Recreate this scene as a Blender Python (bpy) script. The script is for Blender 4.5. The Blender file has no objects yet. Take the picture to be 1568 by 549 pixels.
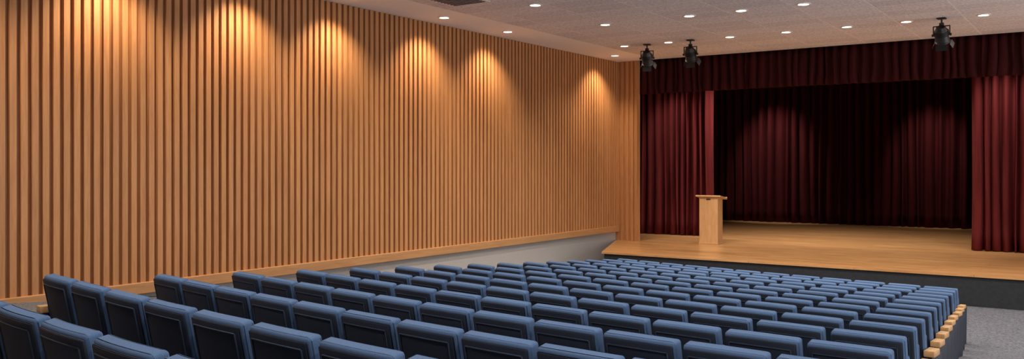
import bpy, bmesh, math, random
from mathutils import Vector, Matrix
random.seed(7)
S=1.15; ZOFF=2.3
scene=bpy.context.scene
scene.view_settings.view_transform='Standard'
scene.view_settings.look='None'
scene.view_settings.exposure=0.0

# ------------------------------------------------------------ materials
def new_mat(name):
    m=bpy.data.materials.new(name); m.use_nodes=True
    nt=m.node_tree; b=nt.nodes['Principled BSDF']
    return m,nt,b
def N(nt,t,**kw):
    n=nt.nodes.new(t)
    for k,v in kw.items(): setattr(n,k,v)
    return n
def simple(name,col,rough=0.6,spec=0.5,metal=0,bump=0,bscale=200,var=0.0,vscale=20):
    m,nt,b=new_mat(name)
    b.inputs['Roughness'].default_value=rough
    b.inputs['Metallic'].default_value=metal
    b.inputs['Specular IOR Level'].default_value=spec
    tc=N(nt,'ShaderNodeTexCoord')
    nz=N(nt,'ShaderNodeTexNoise'); nz.inputs['Scale'].default_value=vscale; nz.inputs['Detail'].default_value=4
    nt.links.new(tc.outputs['Object'],nz.inputs['Vector'])
    r=N(nt,'ShaderNodeValToRGB')
    r.color_ramp.elements[0].position=0.3; r.color_ramp.elements[1].position=0.7
    r.color_ramp.elements[0].color=(*[c*(1-var) for c in col],1)
    r.color_ramp.elements[1].color=(*[min(1,c*(1+var)) for c in col],1)
    nt.links.new(nz.outputs['Fac'],r.inputs['Fac']); nt.links.new(r.outputs['Color'],b.inputs['Base Color'])
    if bump:
        n2=N(nt,'ShaderNodeTexNoise'); n2.inputs['Scale'].default_value=bscale
        nt.links.new(tc.outputs['Object'],n2.inputs['Vector'])
        bp=N(nt,'ShaderNodeBump'); bp.inputs['Strength'].default_value=bump; bp.inputs['Distance'].default_value=0.01
        nt.links.new(n2.outputs['Fac'],bp.inputs['Height']); nt.links.new(bp.outputs['Normal'],b.inputs['Normal'])
    return m
def wood(name,c1,c2,scale=(9,9,0.7),rough=0.5,island=True,ring=1.0):
    m,nt,b=new_mat(name)
    b.inputs['Roughness'].default_value=rough
    tc=N(nt,'ShaderNodeTexCoord'); mp=N(nt,'ShaderNodeMapping'); mp.inputs['Scale'].default_value=scale
    nt.links.new(tc.outputs['Object'],mp.inputs['Vector'])
    nz=N(nt,'ShaderNodeTexNoise'); nz.inputs['Scale'].default_value=3; nz.inputs['Detail'].default_value=8; nz.inputs['Roughness'].default_value=0.65
    nz.inputs['Distortion'].default_value=0.6
    nt.links.new(mp.outputs['Vector'],nz.inputs['Vector'])
    r=N(nt,'ShaderNodeValToRGB')
    r.color_ramp.elements[0].position=0.32; r.color_ramp.elements[1].position=0.68
    r.color_ramp.elements[0].color=(*c1,1); r.color_ramp.elements[1].color=(*c2,1)
    nt.links.new(nz.outputs['Fac'],r.inputs['Fac'])
    out=r.outputs['Color']
    if island:
        g=N(nt,'ShaderNodeNewGeometry'); mr=N(nt,'ShaderNodeMapRange')
        mr.inputs['To Min'].default_value=0.93; mr.inputs['To Max'].default_value=1.07
        nt.links.new(g.outputs['Random Per Island'],mr.inputs['Value'])
        hs=N(nt,'ShaderNodeHueSaturation')
        nt.links.new(mr.outputs['Result'],hs.inputs['Value']); nt.links.new(out,hs.inputs['Color'])
        out=hs.outputs['Color']
    nt.links.new(out,b.inputs['Base Color'])
    bp=N(nt,'ShaderNodeBump'); bp.inputs['Strength'].default_value=0.15; bp.inputs['Distance'].default_value=0.005
    nt.links.new(nz.outputs['Fac'],bp.inputs['Height']); nt.links.new(bp.outputs['Normal'],b.inputs['Normal'])
    return m
def emit(name,col,st):
    m,nt,b=new_mat(name)
    b.inputs['Base Color'].default_value=(*col,1)
    b.inputs['Emission Color'].default_value=(*col,1); b.inputs['Emission Strength'].default_value=st
    return m

M_slat=wood('slat_wood',(0.41,0.180,0.067),(0.53,0.258,0.103))
M_slatback=wood('slat_backing_wood',(0.23,0.090,0.030),(0.30,0.122,0.042),island=False)
M_trim=wood('trim_wood',(0.40,0.19,0.076),(0.50,0.265,0.112),scale=(9,0.6,9),island=False)
M_lect=wood('lectern_oak',(0.46,0.25,0.10),(0.58,0.345,0.155),scale=(6,6,0.8),island=False)
M_cap=wood('armrest_oak',(0.44,0.235,0.092),(0.57,0.33,0.14),scale=(9,2,9),island=False)
M_plaster=simple('grey_plaster',(0.43,0.40,0.375),0.9,0.2,bump=0.4,bscale=60,var=0.14,vscale=60)
M_white=simple('white_soffit_paint',(0.90,0.87,0.86),0.9,0.2,var=0.03)
M_fascia=simple('stage_fascia_charcoal',(0.022,0.024,0.028),0.7,0.3,var=0.15)
M_black=simple('stage_black_paint',(0.008,0.008,0.009),0.95,0.1)
M_backwall=simple('rear_wall_paint',(0.25,0.23,0.22),0.9,0.2,var=0.05)
M_blackmetal=simple('black_metal',(0.012,0.012,0.013),0.4,0.5,var=0.2)
M_fabric=simple('blue_seat_fabric',(0.068,0.125,0.240),0.85,0.35,bump=0.35,bscale=420,var=0.16,vscale=260)
M_shell=simple('seat_back_shell_navy',(0.013,0.019,0.034),0.6,0.3,bump=0.25,bscale=350,var=0.15,vscale=120)
M_pipe=simple('seat_piping_navy',(0.028,0.044,0.075),0.55,0.5)
M_lens=emit('spotlight_glass',(0.3,0.25,0.2),0.3)
M_glow=emit('downlight_glow',(1.0,0.88,0.72),12.0)
M_ring=simple('downlight_ring_white',(0.8,0.78,0.75),0.5)
def velvet(name,c1,c2):
    m,nt,b=new_mat(name)
    b.inputs['Roughness'].default_value=0.85; b.inputs['Specular IOR Level'].default_value=0.08
    b.inputs['Sheen Weight'].default_value=0.08; b.inputs['Sheen Roughness'].default_value=0.4
    b.inputs['Sheen Tint'].default_value=(*c2,1)
    tc=N(nt,'ShaderNodeTexCoord'); mp=N(nt,'ShaderNodeMapping'); mp.inputs['Scale'].default_value=(6,6,0.4)
    nz=N(nt,'ShaderNodeTexNoise'); nz.inputs['Scale'].default_value=2; nz.inputs['Detail'].default_value=5
    nt.links.new(tc.outputs['Object'],mp.inputs['Vector']); nt.links.new(mp.outputs['Vector'],nz.inputs['Vector'])
    r=N(nt,'ShaderNodeValToRGB'); r.color_ramp.elements[0].position=0.3; r.color_ramp.elements[1].position=0.7
    r.color_ramp.elements[0].color=(*c1,1); r.color_ramp.elements[1].color=(*c2,1)
    nt.links.new(nz.outputs['Fac'],r.inputs['Fac']); nt.links.new(r.outputs['Color'],b.inputs['Base Color'])
    return m
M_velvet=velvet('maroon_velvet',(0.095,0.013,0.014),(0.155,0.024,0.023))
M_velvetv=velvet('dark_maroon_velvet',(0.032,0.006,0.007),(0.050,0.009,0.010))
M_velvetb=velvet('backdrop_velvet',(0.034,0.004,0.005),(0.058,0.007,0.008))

# stage floor : planks
def plank_mat():
    m,nt,b=new_mat('stage_floor_oak_planks')
    b.inputs['Roughness'].default_value=0.30
    tc=N(nt,'ShaderNodeTexCoord')
    br=N(nt,'ShaderNodeTexBrick'); br.offset=0.37
    br.inputs['Scale'].default_value=1.0; br.inputs['Brick Width'].default_value=1.9; br.inputs['Row Height'].default_value=0.11
    br.inputs['Mortar Size'].default_value=0.003
    br.inputs['Color1'].default_value=(0.55,0.275,0.105,1); br.inputs['Color2'].default_value=(0.69,0.38,0.16,1)
    br.inputs['Mortar'].default_value=(0.26,0.12,0.045,1)
    nt.links.new(tc.outputs['Object'],br.inputs['Vector'])
    mp=N(nt,'ShaderNodeMapping'); mp.inputs['Scale'].default_value=(0.8,10,1)
    nz=N(nt,'ShaderNodeTexNoise'); nz.inputs['Scale'].default_value=2.5; nz.inputs['Detail'].default_value=8
    nt.links.new(tc.outputs['Object'],mp.inputs['Vector']); nt.links.new(mp.outputs['Vector'],nz.inputs['Vector'])
    mx=N(nt,'ShaderNodeMix',data_type='RGBA',blend_type='MULTIPLY'); mx.inputs[0].default_value=0.9
    r=N(nt,'ShaderNodeValToRGB'); r.color_ramp.elements[0].position=0.3; r.color_ramp.elements[1].position=0.7
    r.color_ramp.elements[0].color=(0.62,0.55,0.48,1); r.color_ramp.elements[1].color=(1,1,1,1)
    nt.links.new(nz.outputs['Fac'],r.inputs['Fac'])
    nt.links.new(br.outputs['Color'],mx.inputs[6]); nt.links.new(r.outputs['Color'],mx.inputs[7])
    nt.links.new(mx.outputs[2],b.inputs['Base Color'])
    return m
M_planks=plank_mat()
def carpet_mat():
    m,nt,b=new_mat('grey_speckled_carpet')
    b.inputs['Roughness'].default_value=0.95; b.inputs['Specular IOR Level'].default_value=0.1
    tc=N(nt,'ShaderNodeTexCoord')
    nz=N(nt,'ShaderNodeTexNoise'); nz.inputs['Scale'].default_value=38; nz.inputs['Detail'].default_value=6; nz.inputs['Roughness'].default_value=0.8
    nt.links.new(tc.outputs['Object'],nz.inputs['Vector'])
    r=N(nt,'ShaderNodeValToRGB'); r.color_ramp.elements[0].position=0.38; r.color_ramp.elements[1].position=0.62
    r.color_ramp.elements[0].color=(0.050,0.051,0.060,1); r.color_ramp.elements[1].color=(0.18,0.18,0.20,1)
    nt.links.new(nz.outputs['Fac'],r.inputs['Fac']); nt.links.new(r.outputs['Color'],b.inputs['Base Color'])
    bp=N(nt,'ShaderNodeBump'); bp.inputs['Strength'].default_value=0.5; bp.inputs['Distance'].default_value=0.01
    nt.links.new(nz.outputs['Fac'],bp.inputs['Height']); nt.links.new(bp.outputs['Normal'],b.inputs['Normal'])
    return m
M_carpet=carpet_mat()
def tile_mat():
    m,nt,b=new_mat('acoustic_ceiling_tile')
    b.inputs['Roughness'].default_value=0.95; b.inputs['Specular IOR Level'].default_value=0.1
    tc=N(nt,'ShaderNodeTexCoord')
    br=N(nt,'ShaderNodeTexBrick'); br.offset=0.0
    br.inputs['Scale'].default_value=1.0; br.inputs['Brick Width'].default_value=1.05; br.inputs['Row Height'].default_value=0.53
    br.inputs['Mortar Size'].default_value=0.014
    br.inputs['Color1'].default_value=(0.88,0.85,0.86,1); br.inputs['Color2'].default_value=(0.77,0.74,0.75,1)
    br.inputs['Mortar'].default_value=(0.96,0.94,0.93,1)
    nt.links.new(tc.outputs['Object'],br.inputs['Vector'])
    nz=N(nt,'ShaderNodeTexNoise'); nz.inputs['Scale'].default_value=22; nz.inputs['Detail'].default_value=5; nz.inputs['Roughness'].default_value=0.8
    nt.links.new(tc.outputs['Object'],nz.inputs['Vector'])
    r=N(nt,'ShaderNodeValToRGB'); r.color_ramp.elements[0].position=0.40; r.color_ramp.elements[1].position=0.58
    r.color_ramp.elements[0].color=(0.60,0.58,0.58,1); r.color_ramp.elements[1].color=(1,1,1,1)
    nt.links.new(nz.outputs['Fac'],r.inputs['Fac'])
    mx=N(nt,'ShaderNodeMix',data_type='RGBA',blend_type='MULTIPLY'); mx.inputs[0].default_value=0.8
    nt.links.new(br.outputs['Color'],mx.inputs[6]); nt.links.new(r.outputs['Color'],mx.inputs[7])
    nt.links.new(mx.outputs[2],b.inputs['Base Color'])
    return m
M_tile=tile_mat()

# ------------------------------------------------------------ mesh helpers
def finish(bm,name,mats,smooth=False,angle=None):
    bmesh.ops.recalc_face_normals(bm,faces=bm.faces[:])
    me=bpy.data.meshes.new(name); bm.to_mesh(me); bm.free()
    for m in mats: me.materials.append(m)
    if smooth:
        for p in me.polygons: p.use_smooth=True
        if angle: me.set_sharp_from_angle(angle=math.radians(angle))
    return me
def obj(name,me,loc=(0,0,0),rz=0,parent=None):
    o=bpy.data.objects.new(name,me); scene.collection.objects.link(o)
    o.location=loc; o.rotation_euler=(0,0,rz)
    if parent: o.parent=parent
    return o
def box(bm,x0,x1,y0,y1,z0,z1,mi=0,bevel=0,M=None,cuts=0,deform=None,seg=3):
    t=bmesh.new(); bmesh.ops.create_cube(t,size=1)
    for v in t.verts:
        v.co=Vector(((x0+x1)/2+v.co.x*(x1-x0),(y0+y1)/2+v.co.y*(y1-y0),(z0+z1)/2+v.co.z*(z1-z0)))
    if cuts: bmesh.ops.subdivide_edges(t,edges=t.edges[:],cuts=cuts,use_grid_fill=True)
    if bevel:
        es=[e for e in t.edges if len(e.link_faces)==2 and e.calc_face_angle(0)>0.5]
        bmesh.ops.bevel(t,geom=es,offset=bevel,segments=seg,profile=0.5,affect='EDGES')
    if deform:
        for v in t.verts: v.co=deform(v.co)
    if M is not None: bmesh.ops.transform(t,matrix=M,verts=t.verts[:])
    merge(bm,t,mi)
def merge(bm,t,mi):
    vm={}
    for v in t.verts: vm[v]=bm.verts.new(v.co)
    for f in t.faces:
        try:
            nf=bm.faces.new([vm[v] for v in f.verts]); nf.material_index=mi
        except ValueError: pass
    t.free()
def cyl(bm,r1,r2,h,M,mi=0,seg=24,caps=True):
    t=bmesh.new(); bmesh.ops.create_cone(t,cap_ends=caps,segments=seg,radius1=r1,radius2=r2,depth=h)
    bmesh.ops.transform(t,matrix=M,verts=t.verts[:]); merge(bm,t,mi)

# ------------------------------------------------------------ dims
W=10.0; CEIL=2.54; STZ=-1.78; FL=-2.30; SY=16.27; PY=19.1; XR=3.2; YB=-3.0
def g(x): return (x-2.4)**2/82.0
Q0=2.26; RP=0.73; DROP=0.063
def fz(q):
    j=(q-Q0)/RP
    j=max(-1.0,min(14.0,j))
    return -0.72-0.70-DROP*j
# floor
bm=bmesh.new(); nx,ny=45,110; vs=[]
for j in range(ny+1):
    row=[]
    for i in range(nx+1):
        x=-W+(XR+W)*i/nx; y=YB+(PY-0.05-YB)*j/ny
        row.append(bm.verts.new((x,y,fz(y-g(x)))))
    vs.append(row)
for j in range(ny):
    for i in range(nx): bm.faces.new((vs[j][i],vs[j][i+1],vs[j+1][i+1],vs[j+1][i]))
obj('floor',finish(bm,'floor',[M_carpet],True))
# left wall
bm=bmesh.new(); box(bm,-W-0.2,-W,YB,PY+0.0,FL-0.1,CEIL,0); obj('wall_left',finish(bm,'wall_left',[M_plaster]))
bm=bmesh.new(); box(bm,-W-0.2,XR,YB-0.2,YB,FL,CEIL,0); obj('wall_back',finish(bm,'wall_back',[M_backwall]))
# slat cladding with backing
bm=bmesh.new()
TB=-1.57; TT=-1.43
box(bm,-W,-W+0.015,YB,PY-0.02,TT,CEIL,1)
p=0.120; y=YB+0.02
while y<PY-0.12:
    box(bm,-W+0.015,-W+0.057,y,y+0.072,TT,CEIL-0.002,0); y+=p
obj('wall_left_slat_cladding',finish(bm,'wall_left_slat_cladding',[M_slat,M_slatback]))
bm=bmesh.new(); box(bm,-W,-W+0.09,4.2,PY-0.0,TB,TT,0,bevel=0.008,seg=2); obj('trim_left',finish(bm,'trim_left',[M_trim]))
# column at proscenium
bm=bmesh.new()
box(bm,-W,-9.42,PY,PY+0.12,STZ,CEIL,0)
for xx in (-9.99,-9.86,-9.73,-9.60,-9.495):
    box(bm,xx,xx+0.072,PY-0.035,PY,STZ+0.0,CEIL-0.002,0)
obj('wall_proscenium_column',finish(bm,'wood_column',[M_slat]))
# ceiling
bm=bmesh.new(); box(bm,-8.9,XR,YB,PY,CEIL,CEIL+0.1,0); box(bm,-W,-8.9,YB,PY,CEIL-0.0,CEIL+0.1,1)
obj('ceiling',finish(bm,'ceiling',[M_tile,M_white]))
# stage
bm=bmesh.new()
def poly_prism(bm,pts,z0,z1,mi_top,mi_side):
    a=[bm.verts.new((x,y,z0)) for x,y in pts]; b=[bm.verts.new((x,y,z1)) for x,y in pts]
    f=bm.faces.new(b); f.material_index=mi_top
    f=bm.faces.new(a[::-1]); f.material_index=mi_side
    n=len(pts)
    for i in range(n):
        f=bm.faces.new((a[i],a[(i+1)%n],b[(i+1)%n],b[i])); f.material_index=mi_side
poly_prism(bm,[(-8.8,SY),(XR-.01,SY),(XR-.01,28.78),(-9.99,28.78),(-9.99,PY-0.04)],FL,STZ-0.035,1,1)
poly_prism(bm,[(-8.85,SY-0.03),(XR-.01,SY-0.03),(XR-.01,28.78),(-9.99,28.78),(-9.99,PY-0.04)],STZ-0.035,STZ,0,0)
obj('stage_platform',finish(bm,'stage_platform',[M_planks,M_fascia]))
bm=bmesh.new(); box(bm,-12.2,-9.995,PY+0.1,28.78,FL,STZ,0); obj('floor_stage_wing',finish(bm,'fsw',[M_planks]))
# stage house
bm=bmesh.new(); box(bm,-12.4,-12.21,PY,28.9,FL,3.6,0); obj('wall_stage_left',finish(bm,'wsl',[M_black]))
bm=bmesh.new(); box(bm,XR,XR+0.2,PY,28.9,FL,3.6,0); obj('wall_stage_right',finish(bm,'wsr',[M_black]))
bm=bmesh.new(); box(bm,-12.4,XR+0.2,28.8,29.0,FL,3.6,0); obj('wall_stage_back',finish(bm,'wsb',[M_black]))
bm=bmesh.new(); box(bm,-12.4,XR+0.2,PY,29.0,3.6,3.7,0); obj('ceiling_stage',finish(bm,'cs',[M_black]))
bm=bmesh.new(); box(bm,-12.4,XR+0.2,PY,PY+0.08,CEIL+0.1,3.6,0); obj('wall_proscenium_header',finish(bm,'wp',[M_black]))
bm=bmesh.new(); box(bm,-12.4,-W,PY+0.01,PY+0.08,FL,CEIL+0.1,0); obj('wall_proscenium_left',finish(bm,'wpl',[M_black]))

# curtains
def curtain(name,x0,x1,y,z0,z1,pitch,amp,mat,seed=1,nz=14,flare=0.25,per=12):
    rnd=random.Random(seed)
    bm=bmesh.new(); bounds=[0]
    while bounds[-1]<(x1-x0): bounds.append(bounds[-1]+pitch*rnd.uniform(0.65,1.4))
    s=(x1-x0)/bounds[-1]; bounds=[b*s for b in bounds]
    amps=[rnd.uniform(0.6,1.25) for _ in bounds]; sk=[rnd.uniform(-1,1) for _ in bounds]
    cols=[]
    for k in range(len(bounds)-1):
        for i in range(per):
            u=i/per; cols.append((bounds[k]+(bounds[k+1]-bounds[k])*u,u,k))
    cols.append((bounds[-1],0,len(bounds)-2))
    grid=[]
    for j in range(nz+1):
        w=j/nz; z=z0+(z1-z0)*w; row=[]
        for (xx,u,k) in cols:
            a=amp*amps[k]*(1+flare*(1-w)*math.sin(k*2.1+3*w))
            c=math.cos(2*math.pi*u); c=(abs(c)**0.8)*(1 if c>0 else -1)
            yy=y+a*c+0.02*math.sin(xx*1.3+w*2)
            dx=0.25*pitch*sk[k]*math.sin(2*math.pi*u)*(0.4+0.6*(1-w))+0.02*math.sin(w*5+k)*(1-w)
            row.append(bm.verts.new((x0+xx+dx,yy,z)))
        grid.append(row)
    for j in range(nz):
        for i in range(len(cols)-1):
            bm.faces.new((grid[j][i],grid[j][i+1],grid[j+1][i+1],grid[j+1][i]))
    me=finish(bm,name,[mat],True)
    o=obj(name,me)
    sm=o.modifiers.new('cloth_thickness','SOLIDIFY'); sm.thickness=0.012
    return o
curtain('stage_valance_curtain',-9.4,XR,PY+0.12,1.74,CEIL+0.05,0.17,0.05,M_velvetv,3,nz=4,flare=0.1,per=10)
curtain('stage_curtain',-11.2,-8.46,21.4,STZ+0.015,3.2,0.20,0.12,M_velvet,21)
curtain('stage_curtain',-2.50,XR-0.1,21.0,STZ+0.015,3.2,0.20,0.12,M_velvet,9)
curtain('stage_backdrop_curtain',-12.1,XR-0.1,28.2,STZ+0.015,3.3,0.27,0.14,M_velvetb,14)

# lectern
bm=bmesh.new()
box(bm,-0.225,0.225,-0.15,0.15,0,1.02,0,bevel=0.006,seg=2)
box(bm,-0.235,0.235,-0.16,0.16,0,0.03,0,bevel=0.004,seg=2)
R=Matrix.Translation((0,0.01,1.075))@Matrix.Rotation(math.radians(-9),4,'X')
box(bm,-0.30,0.30,-0.21,0.24,-0.018,0.018,0,bevel=0.006,M=R,seg=2)
box(bm,-0.30,0.30,0.225,0.245,0.015,0.04,0,bevel=0.004,M=R,seg=2)
t=[(-0.225,-0.15),(0.225,-0.15),(0.225,0.15),(-0.225,0.15)]
a=[bm.verts.new((x,y,1.02)) for x,y in t]
b=[bm.verts.new((x*1.02,y*1.02,1.075-0.018-(y)*math.tan(math.radians(9)))) for x,y in t]
for i in range(4): bm.faces.new((a[i],a[(i+1)%4],b[(i+1)%4],b[i]))
box(bm,-0.05,0.05,-0.165,-0.15,1.02,1.045,1,bevel=0.004,seg=2)
obj('lectern',finish(bm,'lectern',[M_lect,M_blackmetal]),(-7.72,19.45,STZ))

# ------------------------------------------------------------ lights fixtures
def spot(name,loc,target,energy,col,size,blend,radius=0.06,parent=None):
    l=bpy.data.lights.new(name,'SPOT'); l.energy=energy; l.color=col; l.spot_size=math.radians(size); l.spot_blend=blend; l.shadow_soft_size=radius
    o=bpy.data.objects.new(name,l); scene.collection.objects.link(o)
    o.location=loc; d=Vector(target)-Vector(loc); o.rotation_euler=d.to_track_quat('-Z','Y').to_euler()
    if parent: o.parent=parent
    return o
bm=bmesh.new()
t=bmesh.new()
prof=[(0.112,0),(0.110,-0.010),(0.085,-0.014),(0.078,-0.004)]
seg=32; rings=[]
for (r,z) in prof: rings.append([t.verts.new((r*math.cos(2*math.pi*i/seg),r*math.sin(2*math.pi*i/seg),z)) for i in range(seg)])
for k in range(3):
    for i in range(seg): t.faces.new((rings[k][i],rings[k][(i+1)%seg],rings[k+1][(i+1)%seg],rings[k+1][i]))
merge(bm,t,0)
t=bmesh.new(); c=[t.verts.new((0.079*math.cos(2*math.pi*i/seg),0.079*math.sin(2*math.pi*i/seg),-0.0045)) for i in range(seg)]; t.faces.new(c); merge(bm,t,1)
me_dl=finish(bm,'recessed_downlight',[M_ring,M_glow],True,30)
WARM=(1.0,0.78,0.53); WARM2=(1.0,0.92,0.84)
def downlight(x,y,energy,col,size,blend,tdx=0,tz=-3):
    o=obj('recessed_downlight',me_dl,(x,y,CEIL))
    spot('lamp',(0,0,-0.05),(tdx,0,tz),energy,col,size,blend,0.07,parent=o)
for y in (17.9,13.6,11.7,9.55,7.85,5.9,3.9,1.9,-0.1):
    downlight(-9.41,y,195,WARM,110,0.95,tdx=-0.7,tz=-3)
grid=[(x,16.6) for x in (-8.5,-7.5,-6.2,-5.1,-4.0,-3.0,-1.8,-0.6,1.2)]+[(x,13.9) for x in (-7.5,-5.9,-5.0,-4.0,-2.6,-0.6,1.2)]+\
     [(x,11.6) for x in (-7.5,-5.6,-3.8,-2.0,0.2)]+[(x,8.6) for x in (-7.4,-5,-2.6,-0.2)]+[(x,5.2) for x in (-7.2,-4.8,-2.4,0)]+[(x,1.8) for x in (-6.8,-4.4,-2,0.4)]
for x,y in grid: downlight(x,y,(60 if y>16 else 170),WARM2,130,0.6)
# stage spot fixtures
def fixture():
    bm=bmesh.new()
    box(bm,-0.07,0.07,-0.07,0.07,-0.02,0,0,bevel=0.005,seg=2)
    cyl(bm,0.016,0.016,0.12,Matrix.Translation((0,0,-0.08)),0,12)
    box(bm,-0.035,0.035,-0.03,0.03,-0.135,-0.085,0,bevel=0.006,seg=2)
    # yoke
    box(bm,-0.135,0.135,-0.018,0.018,-0.15,-0.135,0)
    box(bm,-0.135,-0.122,-0.018,0.018,-0.30,-0.135,0); box(bm,0.122,0.135,-0.018,0.018,-0.30,-0.135,0)
    A=Matrix.Translation((0,0,-0.29))@Matrix.Rotation(math.radians(35),4,'X')
    cyl(bm,0.115,0.105,0.20,A@Matrix.Translation((0,0,-0.02)),0,28)
    cyl(bm,0.105,0.07,0.07,A@Matrix.Translation((0,0,0.115)),0,28)
    cyl(bm,0.125,0.125,0.025,A@Matrix.Translation((0,0,-0.125)),0,28)
    for k in range(4): cyl(bm,0.120,0.120,0.008,A@Matrix.Translation((0,0,0.0+0.022*k)),0,28)
    cyl(bm,0.098,0.098,0.004,A@Matrix.Translation((0,0,-0.140)),1,28)
    for k in range(4):
        B=A@Matrix.Rotation(k*math.pi/2,4,'Z')@Matrix.Translation((0,0.125,-0.14))@Matrix.Rotation(math.radians(25),4,'X')
        box(bm,-0.09,0.09,-0.003,0.003,-0.09,0,0,M=B)
    for sx in (-1,1): cyl(bm,0.022,0.022,0.03,Matrix.Translation((sx*0.14,0,-0.29))@Matrix.Rotation(math.pi/2,4,'Y'),0,12)
    return finish(bm,'stage_spotlight',[M_blackmetal,M_lens],True,35)
me_fx=fixture()
for (x,y,rz,tgt) in ((-8.0,16.65,0.25,(-7.6,20.0,-1.8)),(-7.0,16.55,0.1,(-5.9,19.5,-1.8)),(-2.43,16.55,-0.05,(-3.8,19.5,-1.8))):
    o=obj('stage_spotlight',me_fx,(x,y,CEIL),rz)
    w=Vector((x,y+0.2,CEIL-0.48))
    spot('stage_spotlight_lamp',w,tgt,230,WARM2,60,0.8,0.08)
# stage rig lamps hung inside the stage house
for (x,y,z,t,e,sz,c) in (
    (-9.3,20.0,2.4,(-9.3,21.4,0.3),130,75,WARM2),
    (-1.9,19.8,2.4,(-1.9,21.0,0.6),130,75,WARM2),
    (-8.9,25.8,3.0,(-8.9,28.2,0.1),600,55,WARM2),
    (-4.35,25.8,3.0,(-4.35,28.2,0.1),430,48,WARM2),
    (-7.5,20.5,3.2,(-7.2,22.3,STZ),760,90,WARM2),
    (-4.0,20.5,3.2,(-4.2,22.3,STZ),760,90,WARM2),
    ):
    spot('stage_rig_lamp',(x,y,z),t,e,c,sz,0.9,0.1)
# air vent in ceiling
bm=bmesh.new()
box(bm,-0.35,0.35,-0.35,0.35,-0.012,0,0)
for k in range(8): box(bm,-0.30,0.30,-0.30+0.08*k,-0.27+0.08*k,-0.02,-0.012,1)
obj('ceiling_air_vent',finish(bm,'ceiling_air_vent',[M_ring,M_pipe]),(-8.25,10.6,CEIL))

# ------------------------------------------------------------ seats
def seat_mesh(end=None):
    bm=bmesh.new()
    def curve(c):
        k=(c.x/0.205)
        return Vector((c.x,c.y+0.022*k*k,c.z-0.010*k*k*(1 if c.z>0.5 else 0)))
    tilt=Matrix.Translation((0,0.02,0.30))@Matrix.Rotation(math.radians(11),4,'X')@Matrix.Translation((0,0,-0.30))
    # back cushion
    box(bm,-0.205,0.205,-0.040,0.032,0.27,0.735,0,bevel=0.016,cuts=5,deform=curve,M=tilt,seg=3)
    # rear shell panel + piping frame
    box(bm,-0.196,0.196,-0.050,-0.030,0.24,0.718,1,bevel=0.007,cuts=5,deform=curve,M=tilt,seg=2)
    def pipe(x0,x1,z0,z1): box(bm,x0,x1,-0.055,-0.048,z0,z1,2,bevel=0.003,cuts=3,deform=curve,M=tilt,seg=2)
    pipe(-0.168,0.168,0.682,0.689); pipe(-0.168,0.168,0.300,0.309); pipe(-0.174,-0.167,0.305,0.686); pipe(0.167,0.174,0.305,0.686)
    # folded-up seat cushion
    M2=Matrix.Translation((0,0.10,0.30))@Matrix.Rotation(math.radians(8),4,'X')
    box(bm,-0.185,0.185,-0.01,0.065,-0.02,0.30,0,bevel=0.028,cuts=3,M=M2,seg=3)
    box(bm,-0.165,0.165,0.060,0.075,0.0,0.27,1,bevel=0.006,M=M2,seg=2)
    # beam
    box(bm,-0.21,0.21,0.03,0.08,0.24,0.28,3)
    # left standard + armrest
    def standard(x):
        box(bm,x-0.012,x+0.012,-0.01,0.09,0.0,0.46,3,bevel=0.004,seg=2)
        box(bm,x-0.022,x+0.022,-0.04,0.17,-0.012,0.012,3,bevel=0.004,seg=2)
        box(bm,x-0.018,x+0.018,0.0,0.26,0.455,0.480,3,bevel=0.008,seg=2)
    def endpanel(x):
        def sh(c):
            return Vector((c.x,c.y*(0.82+0.4*c.z)+0.02,c.z))
        box(bm,x-0.018,x+0.018,-0.10,0.16,-0.012,0.475,1,bevel=0.012,cuts=3,deform=sh,seg=2)
        box(bm,x-0.036,x+0.036,-0.10,0.05,0.472,0.517,4,bevel=0.006,cuts=1,seg=2)
    if end=='L': endpanel(-0.235)
    else: standard(-0.2225)
    if end=='R': endpanel(0.250)
    me=finish(bm,'theater_seat',[M_fabric,M_shell,M_pipe,M_blackmetal,M_cap],True,40)
    return me
mM,mL,mR=seat_mesh(),seat_mesh('L'),seat_mesh('R')
seat_sx={}
for i in range(16):
    j=i-1; q=Q0+RP*j
    yl=q+g(-6.2)
    xr=-0.42-0.098*q; xl=-5.25-0.155*yl+0.26
    if j==0: xl-=0.26
    if j<0: xl=-6.3
    tp=0.522 if j<=0 else 0.462
    n=round((xr-xl)/tp); pit=(xr-xl)/n
    for k in range(n):
        x=xr-pit*(k+0.5)
        y=q+g(x)
        me=mR if k==0 else (mL if k==n-1 else mM)
        o=obj('theater_seat',me,(x,y,fz(q)+0.001),math.atan((x-2.4)/41))
        if j<=0: seat_sx[o.name]=pit/0.462

# ------------------------------------------------------------ world, camera, scale
w=bpy.data.worlds.new('World'); scene.world=w; w.use_nodes=True
bg=w.node_tree.nodes['Background']; bg.inputs['Color'].default_value=(1.0,0.96,0.95,1); bg.inputs['Strength'].default_value=1.9

cam=bpy.data.cameras.new('camera'); co=bpy.data.objects.new('camera',cam); scene.collection.objects.link(co)
cam.sensor_width=36; cam.lens=36*1346/1568; cam.shift_y=-19.5/1568
co.location=(0,0,0); co.rotation_euler=(math.radians(90),0,math.radians(34.4)); scene.camera=co
bpy.context.view_layer.update()
for o in scene.objects:
    if o.parent is None:
        o.location=Vector((o.location.x*S,o.location.y*S,(o.location.z+ZOFF)*S))
        if o.type not in ('CAMERA','LIGHT'): o.scale=(S*seat_sx.get(o.name,1.0),S,S)
for l in bpy.data.lights: l.energy*=S*S
